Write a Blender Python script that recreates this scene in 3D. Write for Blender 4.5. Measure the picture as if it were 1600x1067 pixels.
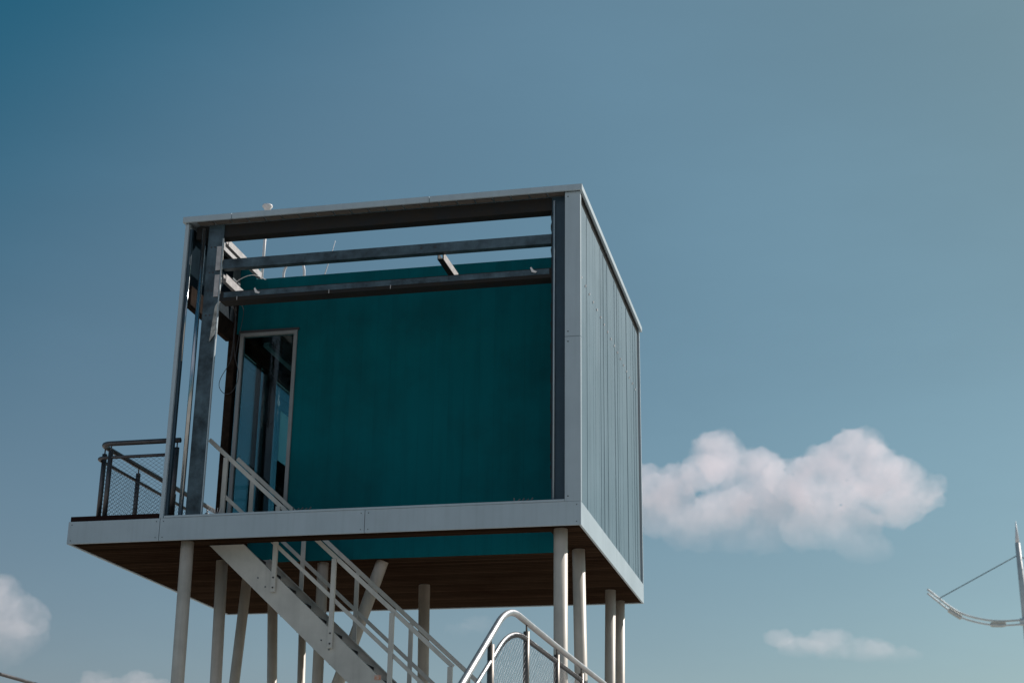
import bpy, bmesh, math, random
from mathutils import Vector, Matrix
random.seed(7)
PI = math.pi
for o in list(bpy.data.objects): bpy.data.objects.remove(o)
SC = bpy.context.scene
COL = SC.collection

# ------------------------------------------------------------------ camera
cam = bpy.data.objects.new('camera', bpy.data.cameras.new('camera'))
COL.objects.link(cam); SC.camera = cam
YAW, PITCH, ROLL = math.radians(12.8544), math.radians(19.6647), math.radians(.7514)
fw = Vector((-math.sin(YAW)*math.cos(PITCH), math.cos(YAW)*math.cos(PITCH), math.sin(PITCH)))
rt = Vector((math.cos(YAW), math.sin(YAW), 0)); up = rt.cross(fw)
r2 = rt*math.cos(ROLL) + up*math.sin(ROLL); u2 = -rt*math.sin(ROLL) + up*math.cos(ROLL)
M = Matrix((r2, u2, -fw)).transposed().to_4x4()
M.translation = Vector((3.0594, -17.0328, -4.2699))
cam.matrix_world = M
cam.data.sensor_width = 36; cam.data.lens = 54.83
cam.data.dof.use_dof = True; cam.data.dof.focus_distance = 18.5; cam.data.dof.aperture_fstop = 2.0
cam.data.clip_start = .1; cam.data.clip_end = 5000

# ------------------------------------------------------------------ sky and sun
SUN_AZ, SUN_EL = math.radians(50), math.radians(41)      # azimuth measured from +X towards +Y
W = bpy.data.worlds.new('World'); SC.world = W; W.use_nodes = True
nt = W.node_tree; nt.nodes.clear()
def N(t, **k):
    n = nt.nodes.new(t)
    for a, b in k.items(): setattr(n, a, b)
    return n
def lk(a, b): nt.links.new(a, b)
def mth(op, a, b=None, c=None, clamp=False):
    n = N('ShaderNodeMath', operation=op, use_clamp=clamp)
    for i, v in enumerate((a, b, c)):
        if v is None: continue
        if isinstance(v, (int, float)): n.inputs[i].default_value = v
        else: lk(v, n.inputs[i])
    return n.outputs[0]
def vmth(op, a, b=None):
    n = N('ShaderNodeVectorMath', operation=op)
    for i, v in enumerate((a, b)):
        if v is None: continue
        if isinstance(v, (tuple, list)): n.inputs[i].default_value = v
        else: lk(v, n.inputs[i])
    return n
sky = N('ShaderNodeTexSky', sky_type='NISHITA', sun_disc=False)
sky.sun_elevation = SUN_EL; sky.sun_rotation = PI/2 - SUN_AZ
sky.air_density = 1.0; sky.dust_density = 1.2; sky.ozone_density = 1.0
tint = N('ShaderNodeMix', data_type='RGBA', blend_type='MULTIPLY'); tint.inputs[0].default_value = 1
SKY_TINT = (.770, 1.105, 1.0, 1); SKY_STR = .06
lk(sky.outputs[0], tint.inputs[6]); tint.inputs[7].default_value = SKY_TINT
tc = N('ShaderNodeTexCoord')
nrm = vmth('NORMALIZE', tc.outputs['Generated']).outputs[0]
sx = N('ShaderNodeSeparateXYZ'); lk(nrm, sx.inputs[0])
az = mth('ARCTAN2', sx.outputs[0], sx.outputs[1]); el = mth('ARCSINE', sx.outputs[2])
sunv = (math.cos(SUN_AZ)*math.cos(SUN_EL), math.sin(SUN_AZ)*math.cos(SUN_EL), math.sin(SUN_EL))
sdot = vmth('DOT_PRODUCT', nrm, sunv).outputs['Value']
# the sky deepens away from the sun, and turns paler near the horizon
dp = N('ShaderNodeMapRange', interpolation_type='SMOOTHSTEP'); lk(mth('SUBTRACT', el, mth('MULTIPLY', sdot, .9)), dp.inputs[0]); dp.inputs[1].default_value = -.12; dp.inputs[2].default_value = .10
deep = N('ShaderNodeMix', data_type='RGBA', blend_type='MULTIPLY'); lk(dp.outputs[0], deep.inputs[0]); lk(tint.outputs[2], deep.inputs[6]); deep.inputs[7].default_value = (.20, .69, .79, 1)
hz = mth('MULTIPLY', mth('EXPONENT', mth('MULTIPLY', mth('MAXIMUM', el, .11), -8)), 2.1)
hzv = vmth('SCALE', (1.1, -.45, .25)); lk(hz, hzv.inputs[3])
def smooth(v, a, b, o0, o1):
    n = N('ShaderNodeMapRange', interpolation_type='SMOOTHSTEP'); lk(v, n.inputs[0])
    for i, q in enumerate((a, b, o0, o1)): n.inputs[i+1].default_value = q
    return n.outputs[0]
lev = mth('MULTIPLY', smooth(sdot, .74, .95, 1, .70), smooth(el, .33, .52, 1, 1.10))
wsp = N('ShaderNodeTexNoise'); wsp.inputs['Scale'].default_value = 3.5; wsp.inputs['Detail'].default_value = 6; wsp.inputs['Roughness'].default_value = .6
wsm = N('ShaderNodeMapping'); wsm.inputs['Scale'].default_value = (1, 1, 3.2); wsm.inputs['Rotation'].default_value = (.2, .35, 0); lk(nrm, wsm.inputs[0]); lk(wsm.outputs[0], wsp.inputs['Vector'])
lev = mth('MULTIPLY', lev, smooth(wsp.outputs[0], .35, .75, .985, 1.035))
leveled = vmth('SCALE', deep.outputs[2]); lk(lev, leveled.inputs[3])
skyc = vmth('ADD', leveled.outputs[0], hzv.outputs[0])
dn = N('ShaderNodeTexNoise'); dn.inputs['Scale'].default_value = 26; dn.inputs['Detail'].default_value = 3; lk(nrm, dn.inputs['Vector'])
off = vmth('SCALE', vmth('SUBTRACT', dn.outputs['Color'], (.5, .5, .5)).outputs[0]); off.inputs[3].default_value = .022
pv = N('ShaderNodeCombineXYZ'); lk(az, pv.inputs[0]); lk(el, pv.inputs[1])
pos = vmth('ADD', pv.outputs[0], off.outputs[0]).outputs[0]
# high thin wisps and unseen bright cloud lobes added behind the camera as front fill, by compass direction: azimuth, elevation (degrees from +Y), half sizes (degrees), thickness
CLOUDS = [(-3.28, 23.14, 1.51, 0.19, 0.18), (-1.59, 22.31, 1.25, 0.18, 0.16), (165.0, 28.0, 38.0, 15.0, 1.2), (-165.0, 28.0, 38.0, 15.0, 1.2), (110.0, 18.0, 20.0, 8.0, 0.9), (-115.0, 20.0, 22.0, 10.0, 0.9)]
field = None; high = None
for a_, e_, ra, re, s in CLOUDS:
    d = vmth('SUBTRACT', pos, (math.radians(a_), math.radians(e_), 0)).outputs[0]
    d = vmth('MULTIPLY', d, (1/math.radians(ra), 1/math.radians(re), 0)).outputs[0]
    l2 = vmth('DOT_PRODUCT', d, d).outputs['Value']
    g = mth('MULTIPLY', mth('EXPONENT', mth('MULTIPLY', l2, -1.1)), s)
    field = g if field is None else mth('ADD', field, g)
n1 = N('ShaderNodeTexNoise'); n1.inputs['Scale'].default_value = 34; n1.inputs['Detail'].default_value = 5; n1.inputs['Roughness'].default_value = .48; lk(nrm, n1.inputs['Vector'])
f2 = mth('ADD', field, mth('MULTIPLY', mth('SUBTRACT', n1.outputs[0], .5), .85))
f2 = mth('MULTIPLY', f2, mth('GREATER_THAN', field, .004))
mr = N('ShaderNodeMapRange', interpolation_type='SMOOTHERSTEP'); lk(f2, mr.inputs[0]); mr.inputs[1].default_value = .16; mr.inputs[2].default_value = .92
n2 = N('ShaderNodeTexNoise'); n2.inputs['Scale'].default_value = 18; n2.inputs['Detail'].default_value = 4; lk(nrm, n2.inputs['Vector'])
cc = N('ShaderNodeMix', data_type='RGBA'); cr = N('ShaderNodeMapRange'); lk(n2.outputs[0], cr.inputs[0]); cr.inputs[1].default_value = .35; cr.inputs[2].default_value = .65
lk(cr.outputs[0], cc.inputs[0]); cc.inputs[6].default_value = (6.4, 7.4, 8.9, 1); cc.inputs[7].default_value = (9.0, 9.1, 10.6, 1)
cm = N('ShaderNodeMix', data_type='RGBA'); lk(mth('MULTIPLY', mr.outputs[0], .86), cm.inputs[0]); lk(skyc.outputs[0], cm.inputs[6]); lk(cc.outputs[2], cm.inputs[7])
bg = N('ShaderNodeBackground'); bg.inputs[1].default_value = SKY_STR
wo = N('ShaderNodeOutputWorld'); lk(cm.outputs[2], bg.inputs[0]); lk(bg.outputs[0], wo.inputs[0])

sl = bpy.data.lights.new('sun', 'SUN'); sl.energy = 5.0; sl.angle = math.radians(.5); sl.color = (1, .93, .87)
so = bpy.data.objects.new('sun', sl); COL.objects.link(so)
sd = Vector((math.cos(SUN_AZ)*math.cos(SUN_EL), math.sin(SUN_AZ)*math.cos(SUN_EL), math.sin(SUN_EL)))
so.rotation_euler = sd.to_track_quat('Z', 'Y').to_euler()
SC.view_settings.view_transform = 'Standard'; SC.view_settings.look = 'None'
SC.view_settings.exposure = 0; SC.view_settings.gamma = 1
SC.cycles.max_bounces = 10; SC.cycles.transparent_max_bounces = 16
SC.cycles.sample_clamp_indirect = 6

# ------------------------------------------------------------------ materials
def mat(name, col, rough=.6, metal=0., var=.12, scale=3., bump=0., streak=0., col2=None, spec=.5, bscale=40.):
    """procedural surface: base colour broken by two noises, optional vertical dirt streaks and bump"""
    m = bpy.data.materials.new(name); m.use_nodes = True
    t = m.node_tree; b = t.nodes['Principled BSDF']; L = t.links.new
    tc = t.nodes.new('ShaderNodeTexCoord'); g = t.nodes.new('ShaderNodeNewGeometry')
    n = t.nodes.new('ShaderNodeTexNoise'); n.inputs['Scale'].default_value = scale; n.inputs['Detail'].default_value = 8; n.inputs['Roughness'].default_value = .62
    L(g.outputs['Position'], n.inputs['Vector'])
    r = t.nodes.new('ShaderNodeMapRange'); r.inputs[1].default_value = .3; r.inputs[2].default_value = .7; L(n.outputs[0], r.inputs[0])
    mx = t.nodes.new('ShaderNodeMix'); mx.data_type = 'RGBA'; L(r.outputs[0], mx.inputs[0])
    c2 = col2 or tuple(c*(1-var*1.6) for c in col)
    mx.inputs[6].default_value = (*c2, 1); mx.inputs[7].default_value = (*[min(1, c*(1+var*.5)) for c in col], 1)
    out = mx.outputs[2]
    if streak:
        mp = t.nodes.new('ShaderNodeMapping'); mp.inputs['Scale'].default_value = (11, 11, .55); L(g.outputs['Position'], mp.inputs[0])
        n2 = t.nodes.new('ShaderNodeTexNoise'); n2.inputs['Scale'].default_value = 1.3; n2.inputs['Detail'].default_value = 5; L(mp.outputs[0], n2.inputs['Vector'])
        r2_ = t.nodes.new('ShaderNodeMapRange'); r2_.inputs[1].default_value = .48; r2_.inputs[2].default_value = .78; r2_.inputs[4].default_value = streak; L(n2.outputs[0], r2_.inputs[0])
        m2 = t.nodes.new('ShaderNodeMix'); m2.data_type = 'RGBA'; L(r2_.outputs[0], m2.inputs[0]); L(out, m2.inputs[6])
        m2.inputs[7].default_value = (*[c*.35 for c in col], 1); out = m2.outputs[2]
    L(out, b.inputs['Base Color'])
    rr = t.nodes.new('ShaderNodeMapRange'); rr.inputs[3].default_value = max(.02, rough-.1); rr.inputs[4].default_value = min(1, rough+.12); L(n.outputs[0], rr.inputs[0]); L(rr.outputs[0], b.inputs['Roughness'])
    b.inputs['Metallic'].default_value = metal; b.inputs['Specular IOR Level'].default_value = spec
    if bump:
        n3 = t.nodes.new('ShaderNodeTexNoise'); n3.inputs['Scale'].default_value = bscale; n3.inputs['Detail'].default_value = 4; L(g.outputs['Position'], n3.inputs['Vector'])
        bp = t.nodes.new('ShaderNodeBump'); bp.inputs['Strength'].default_value = bump; bp.inputs['Distance'].default_value = .01; L(n3.outputs[0], bp.inputs['Height']); L(bp.outputs[0], b.inputs['Normal'])
    return m
def glass(name, tint_, refl=.10):
    m = bpy.data.materials.new(name); m.use_nodes = True; t = m.node_tree; t.nodes.clear(); L = t.links.new
    o = t.nodes.new('ShaderNodeOutputMaterial'); a = t.nodes.new('ShaderNodeBsdfTransparent'); a.inputs[0].default_value = (*tint_, 1)
    gl = t.nodes.new('ShaderNodeBsdfGlossy'); gl.inputs['Roughness'].default_value = .03
    lw = t.nodes.new('ShaderNodeLayerWeight'); lw.inputs[0].default_value = .25
    mu = t.nodes.new('ShaderNodeMath'); mu.operation = 'MULTIPLY_ADD'; L(lw.outputs['Fresnel'], mu.inputs[0]); mu.inputs[1].default_value = .8; mu.inputs[2].default_value = refl*.2
    x = t.nodes.new('ShaderNodeMixShader'); L(mu.outputs[0], x.inputs[0]); L(a.outputs[0], x.inputs[1]); L(gl.outputs[0], x.inputs[2]); L(x.outputs[0], o.inputs[0])
    return m
def frosted(name):
    m = bpy.data.materials.new(name); m.use_nodes = True; t = m.node_tree; t.nodes.clear(); L = t.links.new
    o = t.nodes.new('ShaderNodeOutputMaterial'); a = t.nodes.new('ShaderNodeBsdfTransparent'); a.inputs[0].default_value = (.85, .93, .95, 1)
    d = t.nodes.new('ShaderNodeBsdfTranslucent'); n = t.nodes.new('ShaderNodeTexNoise'); n.inputs['Scale'].default_value = 4
    c = t.nodes.new('ShaderNodeMix'); c.data_type = 'RGBA'; L(n.outputs[0], c.inputs[0]); c.inputs[6].default_value = (.8, .85, .85, 1); c.inputs[7].default_value = (.95, .95, .95, 1); L(c.outputs[2], d.inputs[0])
    x = t.nodes.new('ShaderNodeMixShader'); x.inputs[0].default_value = .5; L(a.outputs[0], x.inputs[1]); L(d.outputs[0], x.inputs[2]); L(x.outputs[0], o.inputs[0])
    return m
def boards(name, c1, c2, along='X', width=.11, rough=.6, joint=.012, spec=.4, jdark=.15, streak=0):
    """planks: per-board tone, dark joints, grain running along the board"""
    m = bpy.data.materials.new(name); m.use_nodes = True
    t = m.node_tree; b = t.nodes['Principled BSDF']; L = t.links.new
    g = t.nodes.new('ShaderNodeNewGeometry'); s = t.nodes.new('ShaderNodeSeparateXYZ'); L(g.outputs['Position'], s.inputs[0])
    ax = {'X': ('Y', 0), 'Z': ('X', 2)}[along]
    def mm(op, a, b_=None):
        n = t.nodes.new('ShaderNodeMath'); n.operation = op
        for i, v in enumerate((a, b_)):
            if v is None: continue
            if isinstance(v, (int, float)): n.inputs[i].default_value = v
            else: L(v, n.inputs[i])
        return n.outputs[0]
    u = mm('DIVIDE', s.outputs[ax[0]], width)
    cell = mm('FLOOR', u); fr = mm('FRACT', u)
    jt = mm('LESS_THAN', fr, joint/width)
    wn = t.nodes.new('ShaderNodeTexWhiteNoise'); wn.noise_dimensions = '1D'; L(cell, wn.inputs['W'])
    mp = t.nodes.new('ShaderNodeMapping'); sc = [28, 28, 28]; sc[ax[1]] = 1.4; mp.inputs['Scale'].default_value = sc
    L(g.outputs['Position'], mp.inputs[0])
    n = t.nodes.new('ShaderNodeTexNoise'); n.inputs['Scale'].default_value = 1; n.inputs['Detail'].default_value = 6; L(mp.outputs[0], n.inputs['Vector'])
    f = mm('ADD', mm('MULTIPLY', wn.outputs[0], .55), mm('MULTIPLY', n.outputs[0], .6))
    x = t.nodes.new('ShaderNodeMix'); x.data_type = 'RGBA'; L(f, x.inputs[0]); x.inputs[6].default_value = (*c1, 1); x.inputs[7].default_value = (*c2, 1)
    y = t.nodes.new('ShaderNodeMix'); y.data_type = 'RGBA'; L(jt, y.inputs[0]); L(x.outputs[2], y.inputs[6]); y.inputs[7].default_value = (*[c*jdark for c in c1], 1)
    out = y.outputs[2]
    if streak:
        mp2 = t.nodes.new('ShaderNodeMapping'); mp2.inputs['Scale'].default_value = (9, 9, .7); L(g.outputs['Position'], mp2.inputs[0])
        n2 = t.nodes.new('ShaderNodeTexNoise'); n2.inputs['Scale'].default_value = 1; n2.inputs['Detail'].default_value = 6; L(mp2.outputs[0], n2.inputs['Vector'])
        r = t.nodes.new('ShaderNodeMapRange'); r.inputs[1].default_value = .5; r.inputs[2].default_value = .75; r.inputs[4].default_value = streak; L(n2.outputs[0], r.inputs[0])
        z = t.nodes.new('ShaderNodeMix'); z.data_type = 'RGBA'; L(r.outputs[0], z.inputs[0]); L(out, z.inputs[6]); z.inputs[7].default_value = (*[c*.3 for c in c1], 1); out = z.outputs[2]
    nb = t.nodes.new('ShaderNodeTexNoise'); nb.inputs['Scale'].default_value = .9; nb.inputs['Detail'].default_value = 7; nb.inputs['Roughness'].default_value = .65; L(g.outputs['Position'], nb.inputs['Vector'])
    rb_ = t.nodes.new('ShaderNodeMapRange'); rb_.inputs[1].default_value = .46; rb_.inputs[2].default_value = .72; rb_.inputs[4].default_value = .5; L(nb.outputs[0], rb_.inputs[0])
    zb_ = t.nodes.new('ShaderNodeMix'); zb_.data_type = 'RGBA'; L(rb_.outputs[0], zb_.inputs[0]); L(out, zb_.inputs[6]); zb_.inputs[7].default_value = (c1[0]*.6+.004, c1[1]*.45, c1[2]*.42, 1); out = zb_.outputs[2]
    L(out, b.inputs['Base Color']); b.inputs['Roughness'].default_value = rough; b.inputs['Specular IOR Level'].default_value = spec
    bp = t.nodes.new('ShaderNodeBump'); bp.inputs['Strength'].default_value = .5; bp.inputs['Distance'].default_value = .006
    L(mm('SUBTRACT', n.outputs[0], mm('MULTIPLY', jt, 2)), bp.inputs['Height']); L(bp.outputs[0], b.inputs['Normal'])
    return m
M_ALU = mat('grey_aluminium_sheet', (.43, .52, .575), .5, .05, .07, 1.4, streak=.16)
M_GALV = mat('galvanised_steel', (.085, .13, .155), .45, .45, .5, 5, bump=.15, streak=.3)
M_DARK = mat('weathered_dark_steel', (.020, .016, .012), .7, .05, .4, 6, bump=.2, col2=(.014, .016, .018), spec=.3)
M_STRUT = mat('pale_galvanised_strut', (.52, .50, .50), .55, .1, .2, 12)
M_BLUE = mat('dark_blue_grey_steel', (.03, .062, .088), .45, .2, .15, 5, streak=.3)
M_TEAL = boards('teal_painted_boarding', (.0008, .124, .148), (.0008, .134, .160), 'Z', .2, .75, .004, .08, .84, streak=.20)
M_WOOD = boards('brown_soffit_boards', (.014, .009, .006), (.056, .035, .023), 'X', .10, .95, spec=0)
M_BROWN = mat('dark_brown_timber', (.032, .022, .017), .95, 0, .4, 8, bump=.2, spec=.03)
M_REDWOOD = mat('reddish_decking_timber', (.022, .010, .009), .85, 0, .35, 8, bump=.2, spec=.1)
M_POLE = mat('cream_painted_steel', (.66, .60, .515), .45, 0, .14, 2.2, streak=.3, spec=.4)
M_WHITE = mat('pale_grey_painted_steel', (.57, .565, .52), .45, 0, .12, 3, streak=.2)
M_TREAD = mat('dark_stair_tread', (.03, .03, .033), .7, .2, .3, 12)
M_POSTM = mat('darkened_metal_post', (.20, .18, .16), .45, .7, .3, 8)
M_INOX = mat('brushed_stainless_tube', (.42, .42, .44), .4, .8, .14, 8)
M_INOXD = mat('dull_metal_tube', (.11, .105, .11), .4, .6, .2, 8)
M_NET = mat('steel_cable_net', (.16, .16, .17), .4, .6)
M_FRAME = mat('grey_door_frame', (.27, .28, .28), .45, .2, .1, 4)
M_SIDE = mat('grey_green_side_cladding', (.108, .188, .24), .5, .0, .08, 1.2, streak=.22)
M_GLASS = glass('blue_tinted_glass', (.66, .885, .92), .06)
M_CHROME = mat('polished_metal_pipe', (.45, .48, .5), .16, .95, .1, 6)
M_LINING = mat('dark_blue_lining', (.014, .025, .034), .95, .0, .3, 2, spec=0)
M_CABLE = mat('grey_rubber_cable', (.05, .05, .055), .7)
M_WPLAST = mat('white_plastic', (.80, .77, .77), .5)
M_BOARD = mat('pale_film_board', (.42, .5, .52), .5, 0, .15, 2)
M_CONC = mat('pale_concrete', (.36, .34, .31), .85, 0, .2, .8, bump=.3)
M_GROUND = mat('sandy_paving', (.43, .40, .36), .9, 0, .2, .15, bump=.3)
M_PALETEAL = mat('pale_teal_lining', (.42, .54, .53), .6, 0, .15, 3)
M_RESIDUE_SUN = mat('white_residue_and_sun_patch', (.55, .55, .52), .8, 0, .5, 20)  # sealant residue, also the sun patch painted on the column
M_CRUMB = mat('grey_crumbs', (.10, .13, .14), .8, 0, .4, 20)

# ------------------------------------------------------------------ mesh helpers
class MB:
    def __init__(s): s.v = []; s.f = []; s.sm = []
    def add(s, vs, fs, smooth=False):
        b = len(s.v); s.v += [tuple(v) for v in vs]; s.f += [tuple(i+b for i in f) for f in fs]; s.sm += [smooth]*len(fs)
    def box(s, x0, x1, y0, y1, z0, z1):
        vs = [(x, y, z) for x in (x0, x1) for y in (y0, y1) for z in (z0, z1)]
        s.add(vs, [(0, 1, 3, 2), (4, 6, 7, 5), (0, 4, 5, 1), (2, 3, 7, 6), (0, 2, 6, 4), (1, 5, 7, 3)]); return s
    def beam(s, a, b, w, h, upv=(0, 0, 1)):
        """rectangular bar from a to b, w across, h in the direction of upv"""
        a, b = Vector(a), Vector(b); d = (b-a).normalized(); sd_ = d.cross(Vector(upv)).normalized(); uu = sd_.cross(d)
        vs = []
        for p in (a, b):
            for i, j in ((-1, -1), (1, -1), (1, 1), (-1, 1)): vs.append(p+sd_*w/2*i+uu*h/2*j)
        s.add(vs, [(3, 2, 1, 0), (4, 5, 6, 7), (0, 1, 5, 4), (1, 2, 6, 5), (2, 3, 7, 6), (3, 0, 4, 7)]); return s
    def prism(s, poly, axis, t0, t1):
        """outline extruded along an axis; poly holds the two other coordinates in order"""
        n = len(poly); vs = []
        for t in (t0, t1):
            for a, b in poly:
                vs.append({'x': (t, a, b), 'y': (a, t, b), 'z': (a, b, t)}[axis])
        s.add(vs, [tuple(range(n-1, -1, -1)), tuple(range(n, 2*n))] + [(i, (i+1) % n, n+(i+1) % n, n+i) for i in range(n)]); return s
    def tube(s, pts, r, n=12, cap=True):
        P = [Vector(p) for p in pts]; k = len(P); rs = r if isinstance(r, (list, tuple)) else [r]*k
        T = [(P[min(i+1, k-1)]-P[max(i-1, 0)]).normalized() for i in range(k)]
        ref = Vector((0, 0, 1)) if abs(T[0].z) < .9 else Vector((1, 0, 0))
        nv = T[0].cross(ref).normalized(); vs = []
        for i in range(k):
            nv = (nv - T[i]*nv.dot(T[i])).normalized(); bv = T[i].cross(nv)
            for j in range(n):
                a = 2*PI*j/n; vs.append(P[i]+(nv*math.cos(a)+bv*math.sin(a))*rs[i])
        s.add(vs, [(i*n+j, i*n+(j+1) % n, (i+1)*n+(j+1) % n, (i+1)*n+j) for i in range(k-1) for j in range(n)], True)
        if cap:
            b = len(s.v)-k*n
            s.f += [tuple(b+j for j in range(n-1, -1, -1)), tuple(b+(k-1)*n+j for j in range(n))]; s.sm += [False]*2
        return s
    def build(s, name, m, parent=None, bevel=0):
        me = bpy.data.meshes.new(name); me.from_pydata(s.v, [], s.f); me.polygons.foreach_set('use_smooth', s.sm)
        bm = bmesh.new(); bm.from_mesh(me); bmesh.ops.recalc_face_normals(bm, faces=bm.faces); bm.to_mesh(me); bm.free()
        me.materials.append(m); o = bpy.data.objects.new(name, me); COL.objects.link(o)
        if parent: o.parent = parent
        if bevel:
            md = o.modifiers.new('bevel', 'BEVEL'); md.width = bevel; md.segments = 2; md.limit_method = 'ANGLE'
        return o
def B(*a): return MB().box(*a)
def Bm(*a, **k): return MB().beam(*a, **k)
def thing(name, label, cat, loc=(0, 0, 0), group=None):
    o = bpy.data.objects.new(name, None); COL.objects.link(o); o.location = (0, 0, 0)
    o['label'] = label; o['category'] = cat
    if group: o['group'] = group
    return o
def tag(o, label, cat, group=None):
    o['label'] = label; o['category'] = cat
    if group: o['group'] = group
    return o
def copy_part(o, parent, d):
    c = o.copy(); COL.objects.link(c); c.parent = parent; c.location = Vector(o.location)+Vector(d)
    for ch in list(o.children):
        e = ch.copy(); COL.objects.link(e); e.parent = c
    return c
def arc(p0, p1, p2, n=8):
    """quadratic bend from p0 to p2 around p1"""
    p0, p1, p2 = map(Vector, (p0, p1, p2))
    return [p0*(1-t)**2+p1*2*t*(1-t)+p2*t*t for t in [i/n for i in range(n+1)]]
def net(poly_top, bottom, x=None, y=None, cell=.078, r=.0019, u0=0, u1=1, k=1.5):
    """diamond cable net in a vertical plane; poly_top(u), bottom(u) give its upper and lower height at u"""
    m = MB()
    def put(u, z): return (x, u, z) if x is not None else (u, y, z)
    zmin = min(bottom(u0), bottom(u1)); zmax = max(poly_top(u0+(u1-u0)*i/20) for i in range(21))
    for sgn in (1, -1):
        c = u0-(zmax-zmin)*k if sgn > 0 else u0
        end = u1 if sgn > 0 else u1+(zmax-zmin)*k
        while c < end:
            run = []                                           # line u = c + sgn*(z-zmin)*.62
            steps = int((zmax-zmin)/.02)+1
            for i in range(steps+1):
                z = zmin+(zmax-zmin)*i/steps; u = c+sgn*(z-zmin)*k
                ok = u0 <= u <= u1 and bottom(u) <= z <= poly_top(u)
                if ok: run.append((u, z))
                if (not ok or i == steps) and run:
                    if len(run) > 1: m.tube([put(*run[0]), put(*run[-1])], r, 3, False)
                    run = []
            c += cell
    return m

# ------------------------------------------------------------------ ground
GZ = -5.87
g = MB(); g.add([(-1500, -1500, GZ), (1500, -1500, GZ), (1500, 1500, GZ), (-1500, 1500, GZ)], [(0, 1, 2, 3)])
gr = g.build('ground', M_GROUND); gr['kind'] = 'structure'

# ------------------------------------------------------------------ pavilion
PW, PL, PD, HF, PH = 5.162, 6.348, 5.062, .275, 3.95
pav = thing('pavilion', 'teal and grey cube pavilion raised on cream poles with an open upper front', 'building')
# deck: timber slab with the stair opening left free
HX0, HX1, HY0, HY1 = -4.62, -.42, .37, 1.50
s = MB()
ZB, ZT = -.262, -.012
e = .028
for a in ((-PL+e, -e, e, HY0, ZB, ZT), (-PL+e, HX0, HY0, HY1, ZB, ZT), (HX1, -e, HY0, HY1, ZB, ZT), (-PL+e, -e, HY1, PD-e, ZB, ZT)): s.box(*a)
s.build('deck_slab', M_WOOD, pav)
# perimeter fascia, panels butted with fine gaps
fx = [-PL, -5.145, -2.565, 0]
for i in range(3):
    B(fx[i]+(.0 if i == 0 else .003), fx[i+1]-(.003 if i < 2 else 0), 0, .026, -HF, 0).build('fascia_panel', M_ALU, pav, .003)
B(-.026, 0, .0265, 2.6, -HF, -.0005).build('fascia_panel', M_ALU, pav, .003)
B(-.026, 0, 2.606, PD, -HF, -.0005).build('fascia_panel', M_ALU, pav, .003)
B(-PL, -PL+.026, .0265, PD, -HF, -.0005).build('fascia_panel', M_ALU, pav, .003)
B(-PL+.027, -.027, PD-.026, PD, -HF, -.001).build('fascia_panel', M_ALU, pav, .003)
for q in (-6.30, -5.19, -5.10, -2.61, -2.52, -.05):
    for zz in (-.235, -.04): MB().tube([(q, -.003, zz), (q, .002, zz)], .006, 8).build('screw', M_DARK, pav)
B(-5.10, -.19, -.006, .05, .002, .028).build('sill', M_ALU, pav, .003)
# balcony decking lying on the slab
B(-PL+.02, -5.175, .002, PD-.3, .002, .062).build('balcony_decking', M_REDWOOD, pav, .004)
# roof rim
RZ0, RZ1 = 3.866, 3.944
rx1, rx0, ry0, ry1 = .03, -PW-.02, -.045, PD+.06
for a, b in ((rx0, -4.52), (-4.512, -1.9), (-1.892, rx1)):
    B(a, b, ry0, ry0+.03, RZ0, RZ1).build('roof_fascia', M_ALU, pav, .003)
for a, b in ((ry0+.0305, 1.7), (1.706, 3.5), (3.506, ry1)):
    B(rx1-.03, rx1, a, b, RZ0, RZ1).build('roof_fascia', M_ALU, pav, .003)
B(rx0, rx0+.03, ry0+.0305, ry1, RZ0, RZ1).build('roof_fascia', M_ALU, pav, .003)
B(rx0+.031, rx1-.031, ry1-.03, ry1, RZ0, RZ1-.001).build('roof_fascia', M_ALU, pav, .003)
# flat metal coping behind the fascia (front band, side bands, back band)
cz = (RZ1-.022, RZ1-.006)
cp = MB(); cp.box(rx0+.031, rx1-.031, ry0+.031, .30, *cz); cp.box(-.22, rx1-.031, .301, ry1-.031, *cz); cp.box(rx0+.031, -5.0, .301, ry1-.031, *cz)
cp.build('coping', M_ALU, pav)
# slatted timber strip under the front coping
x = -5.0
sl_ = MB()
while x < -.3:
    sl_.box(x, min(x+.20, -.2), ry0+.034, .11, RZ0+.004, RZ0+.022); x += .23
sl_.build('eaves_slats', boards('eaves_boards', (.11, .10, .09), (.17, .155, .14), 'X', .3, .6), pav)
# main front beams
B(-5.05, -.19, .115, .28, 3.69, 3.862).build('top_beam', M_DARK, pav, .004)
def channel(x0, x1, y0, y1, z0, z1, t=.012):
    """U-section lying on its side, web to the front, open to the back"""
    m = MB(); m.box(x0, x1, y0, y0+t, z0, z1); m.box(x0, x1, y0+t, y1, z0, z0+t); m.box(x0, x1, y0+t, y1, z1-t, z1); return m
b2 = channel(-4.648, -.366, .10, .20, 3.245, 3.37).build('cross_beam', M_GALV, pav)
for hx in (-2.02, -1.84):
    MB().tube([(hx, .096, 3.315), (hx, .104, 3.315)], .013, 10).build('bolt_hole', M_CABLE, b2)
b3 = channel(-4.648, -.366, .10, .29, 2.80, 2.925).build('lower_cross_beam', M_DARK, pav)
m = MB(); m.box(-4.6, -.40, .0965, .0995, 2.845, 2.915); m.build('faded_web_plate', M_GALV, b3)
# small white tags fixed to the lower beam
for tx, tz in ((-4.16, 2.90), (-.60, 2.905)):
    t = MB(); t.prism([(tx-.035, tz+.035), (tx-.02, tz+.045), (tx+.01, tz), (tx+.05, tz-.02), (tx+.03, tz-.035), (tx-.015, tz-.02)], 'y', .088, .096)
    t.build('white_tag', M_WPLAST, b3)
for tx in (-4.42, -3.2, -2.4):
    B(tx, tx+.008, .09, .0955, 2.80, 2.85).build('clip', M_STRUT, b3)
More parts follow.
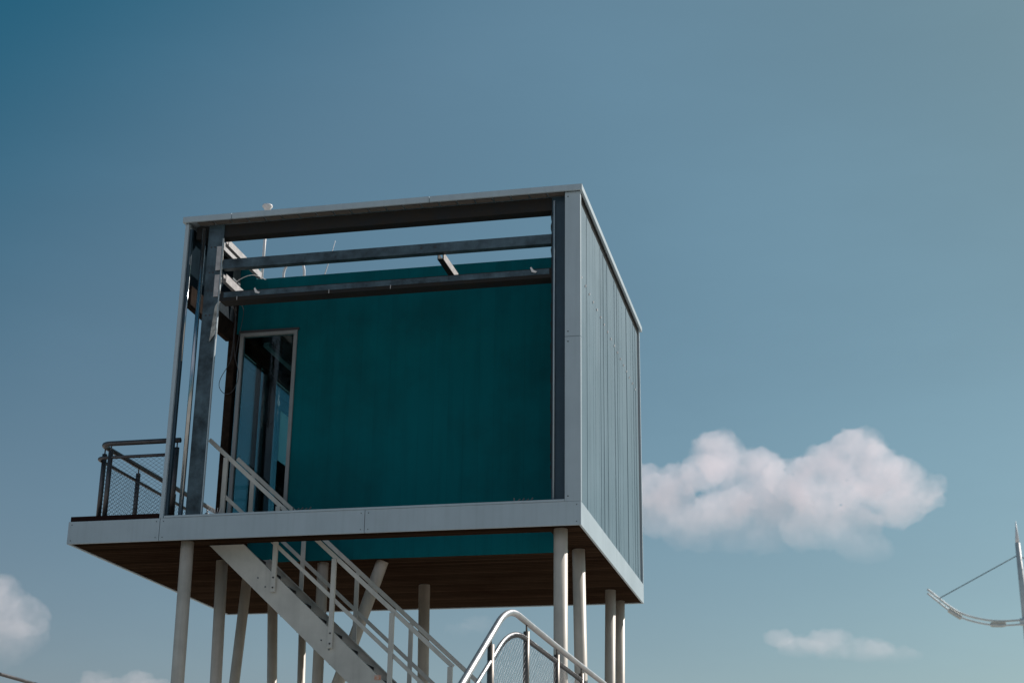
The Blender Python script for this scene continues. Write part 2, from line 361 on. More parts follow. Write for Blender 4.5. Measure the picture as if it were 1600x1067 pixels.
# stub arms running back from the beams
def stub(x, y0, y1, z, w=.075, h=.09):
    m = MB(); t = .01
    m.box(x-w/2, x-w/2+t, y0, y1, z-h/2, z+h/2); m.box(x-w/2+t, x+w/2, y0, y1, z-h/2, z-h/2+t)
    m.box(x+w/2-t, x+w/2, y0, y1, z-h/2+t, z+h/2)
    return m
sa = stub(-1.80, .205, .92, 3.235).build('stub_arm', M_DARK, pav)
B(-1.762, -1.756, .21, .92, 3.188, 3.282).build('lit_side_plate', M_STRUT, sa)  # pale plate puts the arm's bright sunlit side into colour
stub(-4.70, .305, 1.46, 3.69, .05).build('side_arm', M_STRUT, pav)
stub(-4.70, .305, .90, 3.20, .05, .11).build('side_arm', M_STRUT, pav)
# front left steel column: H section
def hcol(x0, x1, y0, y1, z0, z1, t=.014):
    m = MB(); m.box(x0, x1, y0, y0+t, z0, z1); m.box(x0, x1, y1-t, y1, z0, z1); xm = (x0+x1)/2; m.box(xm-t/2, xm+t/2, y0+t, y1-t, z0, z1); return m
c1 = hcol(-4.872, -4.66, .098, .113, .0, 3.862, .006).build('front_column', M_GALV, pav)
for zz in (3.55, 3.20, 2.95, 2.62):
    for xx in (-4.82, -4.77):
        MB().tube([(xx, .094, zz), (xx, .105, zz)], .012, 8).build('bolt', M_CABLE, c1)
B(-4.668, -4.657, .086, .12, .03, 3.66).build('edge_strip', M_ALU, c1)
# flaking pale sealant strips and pale patches painting sunlight on the column edge
def ragged(x, y0, z0, z1, w, seed, side=1):
    rnd = random.Random(seed); n = int((z1-z0)/.045); a = []; 
    for i in range(n+1): a.append((x+side*rnd.uniform(.2, 1)*w, z0+(z1-z0)*i/n))
    poly = [(x, z0)]+a+[(x, z1)]
    m = MB()
    for i in range(n):
        m.prism([(x, a[i][1]), a[i], a[i+1], (x, a[i+1][1])], 'y', y0, y0+.006)
    return m
ragged(-4.668, .088, 2.60, 3.66, .03, 3).build('sealant_strip', M_RESIDUE_SUN, c1)
ragged(-4.668, .088, 2.05, 2.6, .02, 4).build('sealant_strip', M_RESIDUE_SUN, c1)
for z0, z1 in ((3.22, 3.55), (2.86, 3.16)):
    B(-4.735, -4.672, .080, .0875, z0, z1).build('sunlit_patch', M_STRUT, c1, .002)
MB().prism([(-4.74, 2.26), (-4.668, 2.36), (-4.668, 2.78), (-4.70, 2.72)], 'y', .080, .0875).build('sunlit_patch', M_RESIDUE_SUN, c1)  # pale shape painting the sun patch on the column
# slim vertical members left of it
B(-PW+.001, -5.112, .002, .05, .0, RZ0-.002).build('corner_trim', M_ALU, pav, .003)
hcol(-5.11, -5.075, .035, .08, .03, 3.8, .01).build('corner_angle', M_BLUE, pav)
MB().tube([(-4.918, .06, .03), (-4.918, .06, 3.8)], .029, 14).build('pipe_and_lit_streak', M_CHROME, pav)
MB().tube([(-5.06, .025, 2.0), (-5.06, .025, 3.3)], .010, 8).build('pipe_and_lit_streak', M_CHROME, pav)  # no pipe here: thin bright tube added as the angle's sunlit streak
# front right: column, thin pipe, aluminium corner cladding with its return
hcol(-.366, -.192, .10, .30, .03, 3.86).build('front_column', M_BLUE, pav)
MB().tube([(-.335, .075, .03), (-.335, .075, 3.80)], .010, 8).build('thin_pipe', M_ALU, pav)
ragged(-.366, .09, .3, 3.66, .016, 9, -1).build('sealant_strip', M_DARK, pav)
for z0, z1 in ((.002, 1.99), (1.996, RZ0-.002)):
    p = B(-.188, 0, 0, .014, z0, z1).build('corner_panel', M_ALU, pav, .002)
    B(-.014, .001, .0145, .06, z0, z1).build('return', M_ALU, p, .002)
    for zz in (z0+.06, z1-.06):
        MB().tube([(-.15, -.003, zz), (-.15, .002, zz)], .008, 8).build('screw', M_DARK, p)
# right side wall: ribbed sheet, set back from the trims
sw = MB(); yy = .075
rnd = random.Random(5)
SWT = RZ0-.075
while yy < PD-.13:
    y1 = min(yy+.139, PD-.12); dx = rnd.uniform(-.0012, .0012)
    sw.box(-.060, -.026+dx, yy+.0011, y1-.0011, .003, SWT)
    sw.box(-.060, -.031, y1-.001, y1+.001, .003, SWT)
    yy += .139
side = sw.build('side_wall', M_SIDE, pav)
yy = .075+.139
while yy < PD-.14:
    if rnd.random() < .45:
        q = rnd.uniform(-.09, .09)
        B(-.0255, -.021, yy+q, yy+q+.012, .003, SWT-.01).build('rib', M_SIDE, side)
    yy += .278
B(-.055, -.02, .065, PD-.05, SWT+.002, RZ0+.03).build('eaves_shadow_strip', M_DARK, pav)  # dark strip paints the shadow under the roof rim
yy = .17
while yy < PD-.2:
    B(-.022, -.012, yy, yy+.022, 2.79, 2.815).build('fixing_clip', M_WPLAST, side); yy += .278
B(-.05, .0, PD-.045, PD-.002, .0, RZ0-.002).build('rear_trim', M_ALU, pav, .002)
B(-.055, -.03, PD-.13, PD-.046, .0, RZ0-.03).build('shadow_strip', M_CABLE, pav)  # dark fill, shade of the recess put into its colour
# teal room box behind the porch
TY = 1.50; RT = 3.66
tw = MB(); dx0, dx1, dz1 = -4.93, -4.115, 2.88
tw.box(dx1, -.062, TY, TY+.10, -.010, RT); tw.box(-4.99, dx1, TY, TY+.10, dz1, RT)
tw.box(HX0+.002, HX1-.002, TY-.012, TY-.002, ZB+.001, -.002)
tw.build('teal_wall', M_TEAL, pav)
B(-5.0, -4.76, TY-.004, TY+.12, RT+.001, 3.84).build('parapet_block', M_TEAL, pav)
B(-4.99, -.07, PD-.28, PD-.18, -.01, RT).build('rear_wall', M_TEAL, pav)
B(-4.99, -.065, TY+.101, PD-.281, 2.92, 2.98).build('ceiling', M_BROWN, pav)
B(-4.99, -.065, TY+.101, PD-.281, 3.52, 3.60).build('roof_slab', M_CONC, pav)
B(-.16, -.065, TY+.101, PD-.281, -.01, 3.6).build('inner_wall', M_BROWN, pav)
# corner post and left glazed wall of the room
B(-5.10, -4.992, TY-.01, TY+.11, .0, 3.05).build('room_post', M_BROWN, pav, .003)
lw_ = B(-5.10, -4.992, TY+.111, PD-.18, 2.76, 3.6).build('window_header', M_BROWN, pav)
B(-5.10, -4.992, TY+.111, PD-.18, -.005, .06).build('window_sill', M_BROWN, pav)
B(-5.08, -5.03, 2.48, 2.545, .06, 2.76).build('mullion', M_BROWN, pav)
B(-5.10, -5.02, 2.80, 3.11, .06, 2.76).build('room_post', M_BROWN, pav)
B(-5.10, -4.992, PD-.30, PD-.18, .06, 2.76).build('room_post', M_BROWN, pav)
for y0, y1 in ((TY+.115, 2.465), (2.565, 2.795), (3.135, PD-.305)):
    w = B(-5.055, -5.045, y0, y1, .065, 2.755).build('window_pane', M_GLASS, pav)
B(-5.03, -5.02, 3.36, 4.4, 1.62, 2.36).build('pale_board', frosted('frosted_film'), pav)
B(-5.035, -5.015, 3.36, 4.4, .1, 1.615).build('dark_board', M_BROWN, pav)
B(-4.8, -4.72, 2.0, PD-.35, 2.86, 2.919).build('ceiling_batten', M_FRAME, pav)
# glazed door
dr = bpy.data.objects.new('door', None); COL.objects.link(dr); dr.parent = pav
fr = MB(); t = .05; y0, y1 = TY-.025, TY+.05
fr.box(dx0, dx0+t, y0, y1, .0, dz1-.002); fr.box(dx1-t, dx1-.001, y0, y1, .0, dz1-.002); fr.box(dx0+t, dx1-t, y0, y1, dz1-t, dz1-.003); fr.box(dx0+t, dx1-t, y0, y1, .0, t)
fr.build('door_frame', M_FRAME, dr, .002)
B(dx0+t, dx1-t, TY+.01, TY+.02, t, dz1-t).build('door_pane', M_GLASS, dr)
B(dx0-.02, dx1+.02, TY-.03, TY-.001, dz1, dz1+.03).build('door_flashing', M_CABLE, dr)
# left upper band between column and room
lb = bpy.data.objects.new('left_cladding_band', None); COL.objects.link(lb); lb.parent = pav
B(-5.15, -5.135, .132, PD, 3.06, 3.86).build('outer_sheet', M_ALU, lb)
B(-5.132, -5.06, .132, TY-.02, 2.775, 3.055).build('edge_beam', M_BROWN, lb, .003)
B(-5.134, -5.10, .132, TY-.02, 3.056, 3.84).build('inner_boarding', M_LINING, lb)
B(-5.095, -4.99, .30, TY-.02, 3.80, 3.86).build('top_rail', M_DARK, lb)
MB().box(-4.985, -4.965, .30, PD-.2, 3.83, 3.93).build('inner_rim', M_STRUT, lb)
B(-5.05, -4.99, TY+.13, 2.9, 3.60, 3.82).build('parapet_lining', M_PALETEAL, lb)
MB().prism([(1.0, 3.062), (1.44, 3.062), (1.36, 3.30), (1.0, 3.30)], 'x', -5.098, -5.09).build('sunlit_patch', M_STRUT, lb)  # pale plate painting a sunlit patch on the inner band

# ------------------------------------------------------------------ support poles (each its own post)
POLES = [(-4.848, .18, -4.829, .18, -1.94, .078), (-4.864, 1.29, -4.827, 1.29, -1.798, .073), (-4.992, 2.46, -5.07, 2.46, -1.644, .068),
         (-5.252, 4.1, -5.183, 4.1, -1.433, .072), (-3.631, 1.63, -3.622, 1.63, -1.776, .070), (-4.95, 4.55, -4.86, 4.4, -1.40, .056),
         (-2.843, 1.64, -3.358, 1.64, -1.779, .078), (-2.751, 3.27, -2.727, 3.27, -1.578, .076), (-.281, .244, -.278, .244, -2.005, .080),
         (-.278, 1.375, -.250, 1.375, -1.86, .077), (-.315, 4.03, -.335, 4.03, -1.519, .072), (-.313, 4.87, -.325, 4.87, -1.412, .066)]
for x0, y0, x1, y1, zz, r in POLES:
    k = (GZ+HF-.0)/(zz+.275) if False else (GZ+.263)/(zz+.263)
    bx, by = x0+(x1-x0)*k, y0+(y1-y0)*k
    p = MB().tube([(x0, y0, -.264), (x0+(bx-x0)*.5, y0+(by-y0)*.5, (-.264+GZ)/2), (bx, by, GZ)], r, 28)
    p = p.build('support_pole', M_POLE, pav)
    MB().tube([(bx, by, GZ), (bx, by, GZ+.03)], r*1.9, 24).build('base_plate', M_CONC, p)

# ------------------------------------------------------------------ balcony railing
BX, BY = -6.20, .32
br = thing('balcony_railing', 'dark tubular balcony railing with cable net on the left end of the deck', 'railing')
zr, zm = 1.065, .885
top = [(-5.12, BY, zr), (-5.9, BY, zr)]+arc((-6.06, BY, zr), (BX, BY, zr), (BX, BY+.16, zr))+[(BX, y, zr) for y in (1.2, 2.4, 3.6, 4.7)]
MB().tube(top, .032, 14).build('top_rail', M_INOXD, br)
mid = [(-5.19, BY, zm), (-5.9, BY, zm)]+arc((-6.12, BY, zm), (BX-.04, BY, zm), (BX-.04, BY+.12, zm))+[(BX-.04, y, zm) for y in (1.2, 2.4, 3.6, 4.7)]
MB().tube(mid, .021, 12).build('mid_rail', M_INOXD, br)
def rpost(x, y, zb, zt, parent, m=M_INOXD, r=.031, pin=.06):
    o = MB().tube([(x, y, zb), (x, y, zt)], r, 14)
    o = o.build('post', m, parent)
    MB().tube([(x, y, zt), (x, y, zt+pin)], .009, 8).build('pin', m, o)
    return o
rpost(-5.16, BY, .06, .97, br); rpost(-6.05, BY, .06, .97, br)
for y in (.45, 1.42, 2.55, 3.7, 4.68): rpost(BX, y, .06, .97, br)
net(lambda u: zm-.02, lambda u: .08, y=BY, u0=-6.04, u1=-5.18).build('cable_net', M_NET, br)
net(lambda u: zm-.02, lambda u: .08, x=BX, u0=.45, u1=4.68).build('cable_net', M_NET, br)

# ------------------------------------------------------------------ steel stair down to the landing
st = thing('staircase', 'pale grey steel stair running down under the pavilion from its porch', 'staircase')
SLP = -.905
def zt_(x): return -.262+SLP*(x+4.222)              # upper edge of the stringer
xe = -1.45
for y in (.40, 1.32):
    lowx = -4.66 if y < 1 else -4.72
    poly = [(lowx, -.268), (-4.215, -.268), (xe, zt_(xe)), (xe, zt_(xe)-.40), (lowx+.02, -.268-.012)]
    m = MB().prism(poly, 'y', y-.006, y+.006)
    m.prism([(-4.215, -.268), (xe, zt_(xe)), (xe, zt_(xe)-.012), (-4.215, -.280)], 'y', y+.0061 if y < 1 else y-.05, y+.05 if y < 1 else y-.0061)
    o = m.build('stringer', M_WHITE, st)
    if y < 1:
        for (hx, dz) in ((-4.0, -.22), (-3.9, -.24), (-3.16, -.22), (-3.06, -.24), (-2.4, -.22), (-2.3, -.24)):
            MB().tube([(hx, y-.012, zt_(hx)+dz), (hx, y-.004, zt_(hx)+dz)], .009, 8).build('bolt', M_GALV, o)
n_t = 13
tr0 = None
for i in range(n_t):
    x = -4.52+i*.212; z = zt_(x+.22)-.10
    m = MB().box(x-.02, x+.24, .408, 1.312, z-.035, z); m.box(x-.02, x-.005, .409, 1.311, z-.09, z-.0355)
    m.build('tread', M_TREAD, st)
def railz(x): return .241-.889*(x+3.83)
def stair_rail(y, xs, xend, x0, bolts):
    a = Vector((x0, y, railz(x0))); b = Vector((xend, y, railz(xend)))
    Bm(a, b, .03, .052).build('handrail', M_WHITE, st, .003)
    x0m = -4.50 if y < 1 else -4.55
    dz = -.50
    Bm((x0m, y, railz(x0m)+dz), (xend, y, railz(xend)+dz), .022, .045).build('mid_rail', M_WHITE, st, .003)
    for x in xs:
        zb = max(zt_(x)-.21, -1e9) if x > -4.3 else .0
        o = B(x-.028, x+.028, y-.016-(.02 if bolts else -.0), y+.004, zb, railz(x)-.028).build('post', M_WHITE, st, .003)
        if bolts and x > -4.3:
            for q in (.05, .17):
                MB().tube([(x, y-.043, zb+q), (x, y-.034, zb+q)], .011, 8).build('bolt', M_CABLE, o)
stair_rail(.385, (-4.515, -3.79, -3.04, -2.30, -1.585), -1.555, -4.76, True)
stair_rail(1.345, (-4.55, -3.80, -3.07, -2.35, -1.62), -1.20, -4.78, False)
B(-2.49, -2.41, .388, .3935, zt_(-2.42)-.02, zt_(-2.42)+.035).build('sticker', mat('orange_and_white_sticker', (.45, .12, .04), .5, 0, .6, 40, col2=(.6, .52, .45)), st)

# ------------------------------------------------------------------ raised landing and its railing
LX0, LX1, LY0, LY1, LZ = -1.50, -.02, -3.35, 6.2, -2.86
ld = thing('landing', 'raised concrete landing beside the right hand poles carrying the stair foot', 'walkway')
B(LX0, LX1, LY0, LY1, LZ-.18, LZ).build('slab', M_CONC, ld, .01)
for y in (-2.9, 2.4, 5.8):
    MB().tube([(-.8, y, GZ), (-.8, y, LZ-.18)], .11, 20).build('pier', M_POLE, ld)
fs = MB(); n = 18; dzs = (LZ-GZ)/n; run = dzs/.56
for i in range(n):
    fs.box(LX0, LX1, LY0-(i+1)*run, LY0-i*run-.001, LZ-(i+1)*dzs-.06, LZ-(i+1)*dzs)
fs.build('steps', M_CONC, ld)
lr = thing('landing_railing', 'curved stainless steel handrail with cable net in front of the pavilion poles', 'railing')
RX = -.10
def sz(y, off=0): return -2.655-off+.557*(y+4.814)
t1 = [(RX, -8.2, sz(-8.2)), (RX, -4.8, sz(-4.8)), (RX, -3.86, sz(-3.86))]+arc((RX, -3.62, sz(-3.62)), (RX, -3.2, -1.748), (RX, -2.66, -1.768), 12)+[(RX, -1.2, -1.776), (RX, .5, -1.777), (RX, 2.5, -1.77), (RX, 6.1, -1.77)]
MB().tube(t1, .030, 16).build('top_rail', M_INOX, lr)
t2 = [(RX, -8.2, sz(-8.2)-.19), (RX, -4.8, sz(-4.8)-.195), (RX, -3.8, -2.315)]+arc((RX, -3.6, -2.205), (RX, -3.12, -1.935), (RX, -2.5, -1.93), 12)+[(RX, -1.2, -1.93), (RX, .5, -1.932), (RX, 2.5, -1.94), (RX, 6.1, -1.94)]
MB().tube(t2, .018, 12).build('mid_rail', M_INOX, lr)
for y in (-5.4, -3.85, -2.40, -.89, .55, 2.0, 3.5, 5.0, 6.0):
    zt = (-1.86 if y > -3 else sz(y)-.085); zb = LZ if y > -3.3 else LZ+.56*(y+3.35)-.1
    rpost(RX, y, zb, zt, lr, M_POSTM, .030, .07)
def t2z(u):
    for a, b in zip(t2[:-1], t2[1:]):
        if a[1] <= u <= b[1]: return a[2]+(b[2]-a[2])*(u-a[1])/(b[1]-a[1])
    return -1.94
net(lambda u: t2z(u)-.015, lambda u: LZ+.08, x=RX, u0=-3.85, u1=6.0, cell=.09, r=.0016).build('cable_net', M_NET, lr)
# small cable lashings along the mid rail
ls = []; y = -3.75
while y < 4.6:
    z = t2z(y); ls += [(RX-.014, y, z-.02), (RX-.022, y+.015, z+.004), (RX, y+.02, z+.023), (RX+.022, y+.03, z+.004), (RX+.01, y+.035, z-.024)]; y += .05
MB().tube(ls, .005, 4, False).build('net_lashing', M_NET, lr)

# far left walkway with its railing, only its rail reaches into the photo
lw2 = thing('side_walkway', 'raised walkway far left of the pavilion', 'walkway')
B(-9.2, -7.9, -3, 9, LZ-.18, LZ).build('slab', M_CONC, lw2, .01)
for y in (-2, 3, 8): MB().tube([(-8.5, y, GZ), (-8.5, y, LZ-.18)], .11, 20).build('pier', M_POLE, lw2)
sr = thing('walkway_railing', 'dark tubular railing just showing in the lower left corner of the photo', 'railing')
MB().tube([(-8.0, -2.9, -1.50), (-8.0, 1.6, -1.583), (-8.0, 8.9, -1.66)], .024, 12).build('top_rail', M_INOXD, sr)
MB().tube([(-8.0, -2.9, -1.67), (-8.0, 1.6, -1.75), (-8.0, 8.9, -1.83)], .016, 12).build('mid_rail', M_INOXD, sr)
for y in (-2.7, -.6, 1.5, 3.6, 5.7, 7.8): rpost(-8.0, y, LZ, -1.66-.005*y, sr)
net(lambda u: -1.78, lambda u: LZ+.08, x=-8.0, u0=-2.7, u1=7.8, cell=.14).build('cable_net', M_NET, sr)

# ------------------------------------------------------------------ things on the roof
am = thing('roof_mast', 'thin white mast with a small dome sensor standing on the pavilion roof', 'antenna')
ax_, ay_ = -4.90, 2.0
MB().tube([(ax_, ay_, 3.60), (ax_+.012, ay_, 4.90)], .020, 12).build('pole', M_WPLAST, am)
MB().tube([(ax_+.012, ay_, z) for z in (4.90, 4.925, 4.945, 4.985, 5.005, 5.012)], [.02, .035, .045, .075, .070, .03], 20).build('dome', M_WPLAST, am)
lh = thing('ladder_hoop', 'white bent tube grab hoop rising behind the roof edge', 'handle')
MB().tube([(-4.575, 2.0, 3.60), (-4.575, 2.0, 3.90)]+arc((-4.575, 2.0, 3.93), (-4.56, 2.0, 4.09), (-4.44, 2.0, 4.09))+arc((-4.40, 2.0, 4.09), (-4.28, 2.0, 4.09), (-4.272, 2.0, 3.93))+[(-4.272, 2.0, 3.60)], .018, 12).build('tube', M_WPLAST, lh)
wa = thing('whip_antenna', 'very thin leaning whip antenna behind the cross beams', 'antenna')
MB().tube([(-4.03, 2.0, 3.60), (-3.96, 2.0, 3.9), (-3.89, 2.0, 4.15), (-3.838, 2.0, 4.37)], [.009, .008, .005, .003], 6).build('rod', M_WPLAST, wa)
MB().tube([(-3.885, 2.0, 4.14), (-3.878, 2.0, 4.19)], .012, 8).build('ferrule', M_WPLAST, wa)
hc = thing('hanging_cables', 'thin loose dark cables dangling beside the front left column', 'cable')
def loop(pts, r=.004):
    m = MB(); P = [Vector(p) for p in pts]; out = []
    for i in range(len(P)-1):
        a, b, c, d = P[max(i-1, 0)], P[i], P[i+1], P[min(i+2, len(P)-1)]
        for k in range(6):
            t = k/6; out.append(.5*((2*b)+(-a+c)*t+(2*a-5*b+4*c-d)*t*t+(-a+3*b-3*c+d)*t**3))
    out.append(P[-1]); return m.tube(out, r, 5)
Y = .8
for pts in ([(-4.60, .35, 2.95), (-4.68, .6, 3.03), (-4.727, Y, 2.95), (-4.715, Y, 2.7), (-4.735, Y, 2.4), (-4.75, Y, 2.25)],
            [(-4.79, .6, 3.0), (-4.74, Y, 2.93), (-4.73, Y, 2.6), (-4.735, Y, 2.28), (-4.862, Y, 2.02), (-4.869, Y, 1.89), (-4.783, Y, 1.80), (-4.68, Y, 1.84), (-4.62, Y, 2.05), (-4.70, Y, 2.35), (-4.73, Y, 2.75)],
            [(-4.70, .7, 3.04), (-4.66, .9, 2.98), (-4.70, .9, 2.6), (-4.73, .9, 2.3)]):
    loop(pts, .0045).build('cable', M_CABLE, hc)
loop([(-4.62, 1.49, 3.64), (-4.70, 1.2, 3.60), (-4.80, .95, 3.42), (-4.80, .8, 3.2)], .0035).build('cable', M_STRUT, hc)
# bits lying on the sill
for i, x in enumerate((-3.30, -.62)):
    d = MB()
    for k in range(4): d.tube([(x-.12+k*.05, .02, .03), (x-.09+k*.05, .02, .055+.01*(k % 2))], .009, 6)
    d.box(x-.17, x-.155, .015, .03, .028, .07)
    tag(d.build('sill_debris', M_CRUMB), ['small crumbled bits on the sill below the left part of the teal wall', 'small crumbled bits on the sill near the right front column'][i], 'debris', 'bits on the porch sill')
bs = MB(); rnd = random.Random(2)
for k in range(9):
    x = -4.56+k*.018; bs.tube([(x, .03, .028), (x+rnd.uniform(-.03, .03), .02, .075+rnd.uniform(0, .03))], .003, 4)
tag(bs.build('wire_tangle', M_WPLAST), 'small tangle of pale wire on the sill beside the galvanised column', 'wire')

# ------------------------------------------------------------------ distant light mast
lm = thing('light_mast', 'distant white spike topped mast with curved twin tube arms and floodlights', 'light mast')
mx_, my_ = 8.98, 45.0
MB().tube([(9.04, my_, GZ), (9.03, my_, 6.0), (9.0, my_, 8.9)], [.20, .13, .095], 16).build('pole', mat('far_grey_paint', (.55, .60, .61), .5), lm)
MB().tube([(9.0, my_, 8.9), (9.0, my_, 9.05), (9.01, my_, 9.75)], [.075, .07, .01], 12).build('spike', M_WPLAST, lm)
M_FARG = mat('far_arm_paint', (.62, .66, .66), .5)
def arm(side):
    P = []
    for x, z in ((5.504, 7.216), (5.85, 6.90), (6.186, 6.60), (6.6, 6.30), (7.094, 6.10), (7.7, 5.96), (8.3, 5.92), (8.95, 5.95)): P.append((8.95+side*(x-8.95), my_, z))
    P = [Vector(p) for p in P]; S = []
    for i in range(len(P)-1):
        a, b, c, d = P[max(i-1, 0)], P[i], P[i+1], P[min(i+2, len(P)-1)]
        for k in range(5):
            t = k/5; S.append(.5*((2*b)+(-a+c)*t+(2*a-5*b+4*c-d)*t*t+(-a+3*b-3*c+d)*t**3))
    P = S+[P[-1]]
    MB().tube(P, .040, 10).build('arm_tube', M_FARG, lm)
    Q = [(x-side*.02, y-.25, z-.20) for x, y, z in P]; MB().tube(Q, .036, 10).build('arm_tube', M_FARG, lm)
    MB().tube([(8.95+side*(5.93-8.95), my_, 6.85), (8.95, my_, 8.42)], .018, 6).build('stay_cable', M_CABLE, lm)
    for (x, z, a) in ((6.45, 6.22, -.62), (8.0, 5.78, -.03)):
        c = Vector((8.95+side*(x-8.95), my_-.12, z)); d = Vector((side*math.cos(a), 0, math.sin(a)))
        f = Bm(c-d*.28, c+d*.28, .30, .15).build('floodlight', mat('floodlight_housing', (.55, .54, .48), .5), lm, .03)
        Bm(c-d*.22-Vector((0, 0, .08)), c+d*.18-Vector((0, 0, .08)), .24, .02).build('lens', M_BOARD, f)
arm(1); arm(-1)
MB().tube([(8.80, my_-.13, 5.85), (9.1, my_-.13, 5.85)], .14, 12).build('hub', M_FARG, lm)

# ------------------------------------------------------------------ clouds: closed billowing bodies of lit vapour far behind everything
# (x, y, z, half width, half height) of each billow, metres
CLOUD_BODIES = [
    ('broad fluffy white cumulus cloud just right of the pavilion', 0.03, [(-107.7, 853.0, 208.9, 21.4, 18.5), (-124.5, 854.7, 215.7, 16.6, 16.6), (-87.3, 864.8, 198.9, 22.9, 14.8), (-97.0, 859.1, 225.1, 14.0, 10.3), (-115.1, 854.9, 226.8, 11.1, 8.1), (-65.5, 864.3, 192.0, 19.2, 10.3), (-72.4, 844.9, 236.9, 15.5, 13.3), (-83.6, 866.1, 230.9, 14.0, 11.1), (-66.4, 855.8, 228.6, 14.8, 13.3), (-50.9, 858.3, 229.7, 16.2, 12.6), (-35.2, 882.0, 229.0, 16.2, 12.6), (-23.6, 870.4, 230.4, 11.1, 9.6), (-13.4, 879.7, 237.4, 12.6, 11.8), (-46.7, 869.8, 218.0, 22.2, 11.1), (5.2, 877.1, 242.0, 17.7, 14.8), (13.4, 871.0, 228.9, 16.2, 16.2), (-6.2, 877.6, 233.4, 16.2, 16.2), (-10.9, 887.5, 220.1, 25.9, 13.3), (20.0, 885.2, 220.9, 18.5, 11.1), (38.2, 894.9, 221.4, 13.3, 8.9), (46.8, 893.1, 226.7, 7.4, 5.2), (-41.6, 865.5, 203.6, 22.2, 11.8), (-21.2, 889.3, 200.8, 22.2, 13.3), (0.2, 892.6, 193.2, 14.0, 8.9), (-48.1, 874.2, 192.8, 18.5, 9.6), (-67.9, 856.9, 208.3, 18.5, 9.6), (23.1, 894.2, 211.6, 18.5, 11.1), (-1.0, 881.9, 200.2, 18.5, 11.1), (5.4, 895.9, 189.9, 17.0, 9.6), (39.5, 886.3, 216.5, 14.0, 9.6), (45.5, 894.0, 223.1, 11.1, 7.4), (-64.3, 859.1, 214.2, 14.8, 11.1), (-73.0, 872.3, 208.4, 18.5, 12.6), (27.8, 883.5, 228.8, 14.8, 11.1)]),
    ('small flat cloud low in the sky below the big cumulus', 0.017, [(-47.0, 908.1, 141.1, 8.9, 5.5), (-37.7, 901.8, 136.2, 11.1, 5.5), (-25.3, 910.4, 138.0, 10.3, 6.6), (-14.3, 916.0, 140.8, 11.1, 7.0), (-3.6, 915.9, 136.1, 12.6, 5.9), (9.0, 924.1, 136.4, 10.3, 5.5), (18.8, 914.5, 131.1, 11.1, 5.2), (24.9, 918.7, 130.8, 10.3, 4.8), (1.6, 919.0, 133.5, 16.2, 6.3), (-32.3, 899.3, 133.5, 14.8, 5.9), (-16.4, 912.6, 133.7, 14.8, 5.9)]),
    ('pale cloud cut by the left edge of the photo', 0.014, [(-502.0, 800.2, 147.7, 22.2, 22.2), (-482.2, 792.1, 156.8, 14.8, 12.6), (-481.9, 808.0, 148.5, 16.2, 14.8), (-469.7, 810.0, 146.6, 8.9, 11.1), (-455.4, 796.5, 136.7, 4.4, 8.9), (-472.6, 795.5, 131.5, 18.5, 11.1), (-488.4, 796.5, 124.7, 22.2, 11.1)]),
    ('low cloud bank at the bottom edge left of the front pole', 0.016, [(-437.3, 831.9, 113.3, 9.6, 5.5), (-421.3, 823.5, 108.3, 11.1, 5.9), (-409.8, 829.6, 112.5, 10.3, 6.3), (-395.7, 825.6, 108.9, 8.1, 4.4), (-418.2, 828.5, 101.6, 25.9, 8.9), (-441.7, 818.7, 105.1, 11.1, 5.2)]),
    ('very faint wisp of cloud between the rear poles and the curved handrail', 0.004, [(-225.6, 854.1, 140.6, 8.9, 4.4), (-215.9, 860.8, 145.2, 9.6, 5.2), (-205.3, 864.4, 141.8, 6.6, 3.3)]),
]
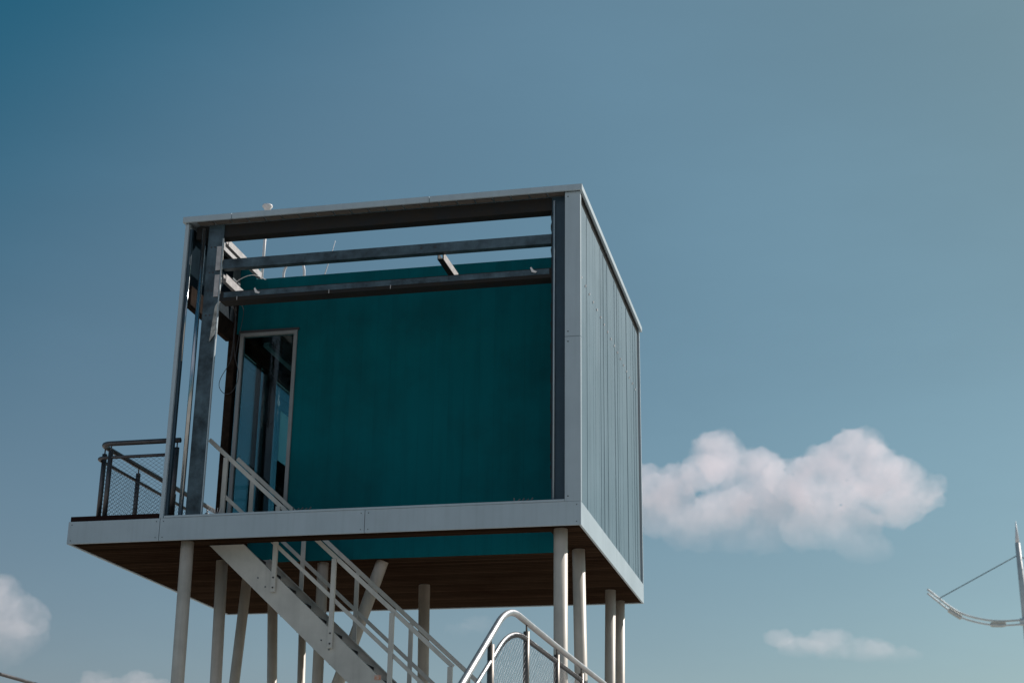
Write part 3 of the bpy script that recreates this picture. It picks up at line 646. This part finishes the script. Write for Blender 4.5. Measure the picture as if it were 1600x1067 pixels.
def vapour(name, dens, zb, zt):
    m = bpy.data.materials.new(name); m.use_nodes = True; t = m.node_tree; t.nodes.clear(); L = t.links.new
    o = t.nodes.new('ShaderNodeOutputMaterial'); v = t.nodes.new('ShaderNodeVolumePrincipled')
    v.inputs['Color'].default_value = (1, .948, .988, 1); v.inputs['Anisotropy'].default_value = .15
    g = t.nodes.new('ShaderNodeNewGeometry'); n = t.nodes.new('ShaderNodeTexNoise'); n.inputs['Scale'].default_value = .06; n.inputs['Detail'].default_value = 6; n.inputs['Roughness'].default_value = .62
    L(g.outputs['Position'], n.inputs['Vector'])
    r = t.nodes.new('ShaderNodeMapRange'); r.interpolation_type = 'SMOOTHSTEP'; L(n.outputs[0], r.inputs[0]); r.inputs[1].default_value = .36; r.inputs[2].default_value = .58; r.inputs[3].default_value = .12; r.inputs[4].default_value = dens*1.3
    r.inputs[3].default_value = dens*.3
    s = t.nodes.new('ShaderNodeSeparateXYZ'); L(g.outputs['Position'], s.inputs[0])
    h = t.nodes.new('ShaderNodeMapRange'); h.interpolation_type = 'SMOOTHSTEP'; L(s.outputs[2], h.inputs[0]); h.inputs[1].default_value = zb; h.inputs[2].default_value = zb+(zt-zb)*.6; h.inputs[3].default_value = .07
    x = t.nodes.new('ShaderNodeMath'); x.operation = 'MULTIPLY'; L(r.outputs[0], x.inputs[0]); L(h.outputs[0], x.inputs[1]); L(x.outputs[0], v.inputs['Density']); L(v.outputs[0], o.inputs['Volume'])
    return m
TX1 = bpy.data.textures.new('billow', 'CLOUDS'); TX1.noise_scale = 9; TX1.noise_depth = 3
TX2 = bpy.data.textures.new('curl', 'CLOUDS'); TX2.noise_scale = 3.2; TX2.noise_depth = 4
for lab, dens, L_ in CLOUD_BODIES:
    bm = bmesh.new()
    for x, y, z, rx, rz in L_:
        r_ = bmesh.ops.create_icosphere(bm, subdivisions=3, radius=1)
        for v in r_['verts']: v.co = Vector((x+v.co.x*rx*1.04, y+v.co.y*(rx+rz)*.5, z+v.co.z*rz*1.04))
    me = bpy.data.meshes.new('cloud'); bm.to_mesh(me); bm.free()
    o = bpy.data.objects.new('cloud', me); COL.objects.link(o)
    md = o.modifiers.new('merge', 'REMESH'); md.mode = 'VOXEL'; md.voxel_size = .8
    for tx, st in ((TX1, 7.), (TX2, 2.6)):
        d = o.modifiers.new('d', 'DISPLACE'); d.texture = tx; d.texture_coords = 'GLOBAL'; d.strength = st; d.mid_level = .55
    me.materials.append(vapour('cloud_vapour', dens, min(q[2]-q[4] for q in L_), max(q[2]+q[4] for q in L_)))
    tag(o, lab, 'cloud', 'clouds low in the sky')
SC.cycles.volume_bounces = 12; SC.cycles.volume_step_rate = 1.0; SC.cycles.volume_max_steps = 256
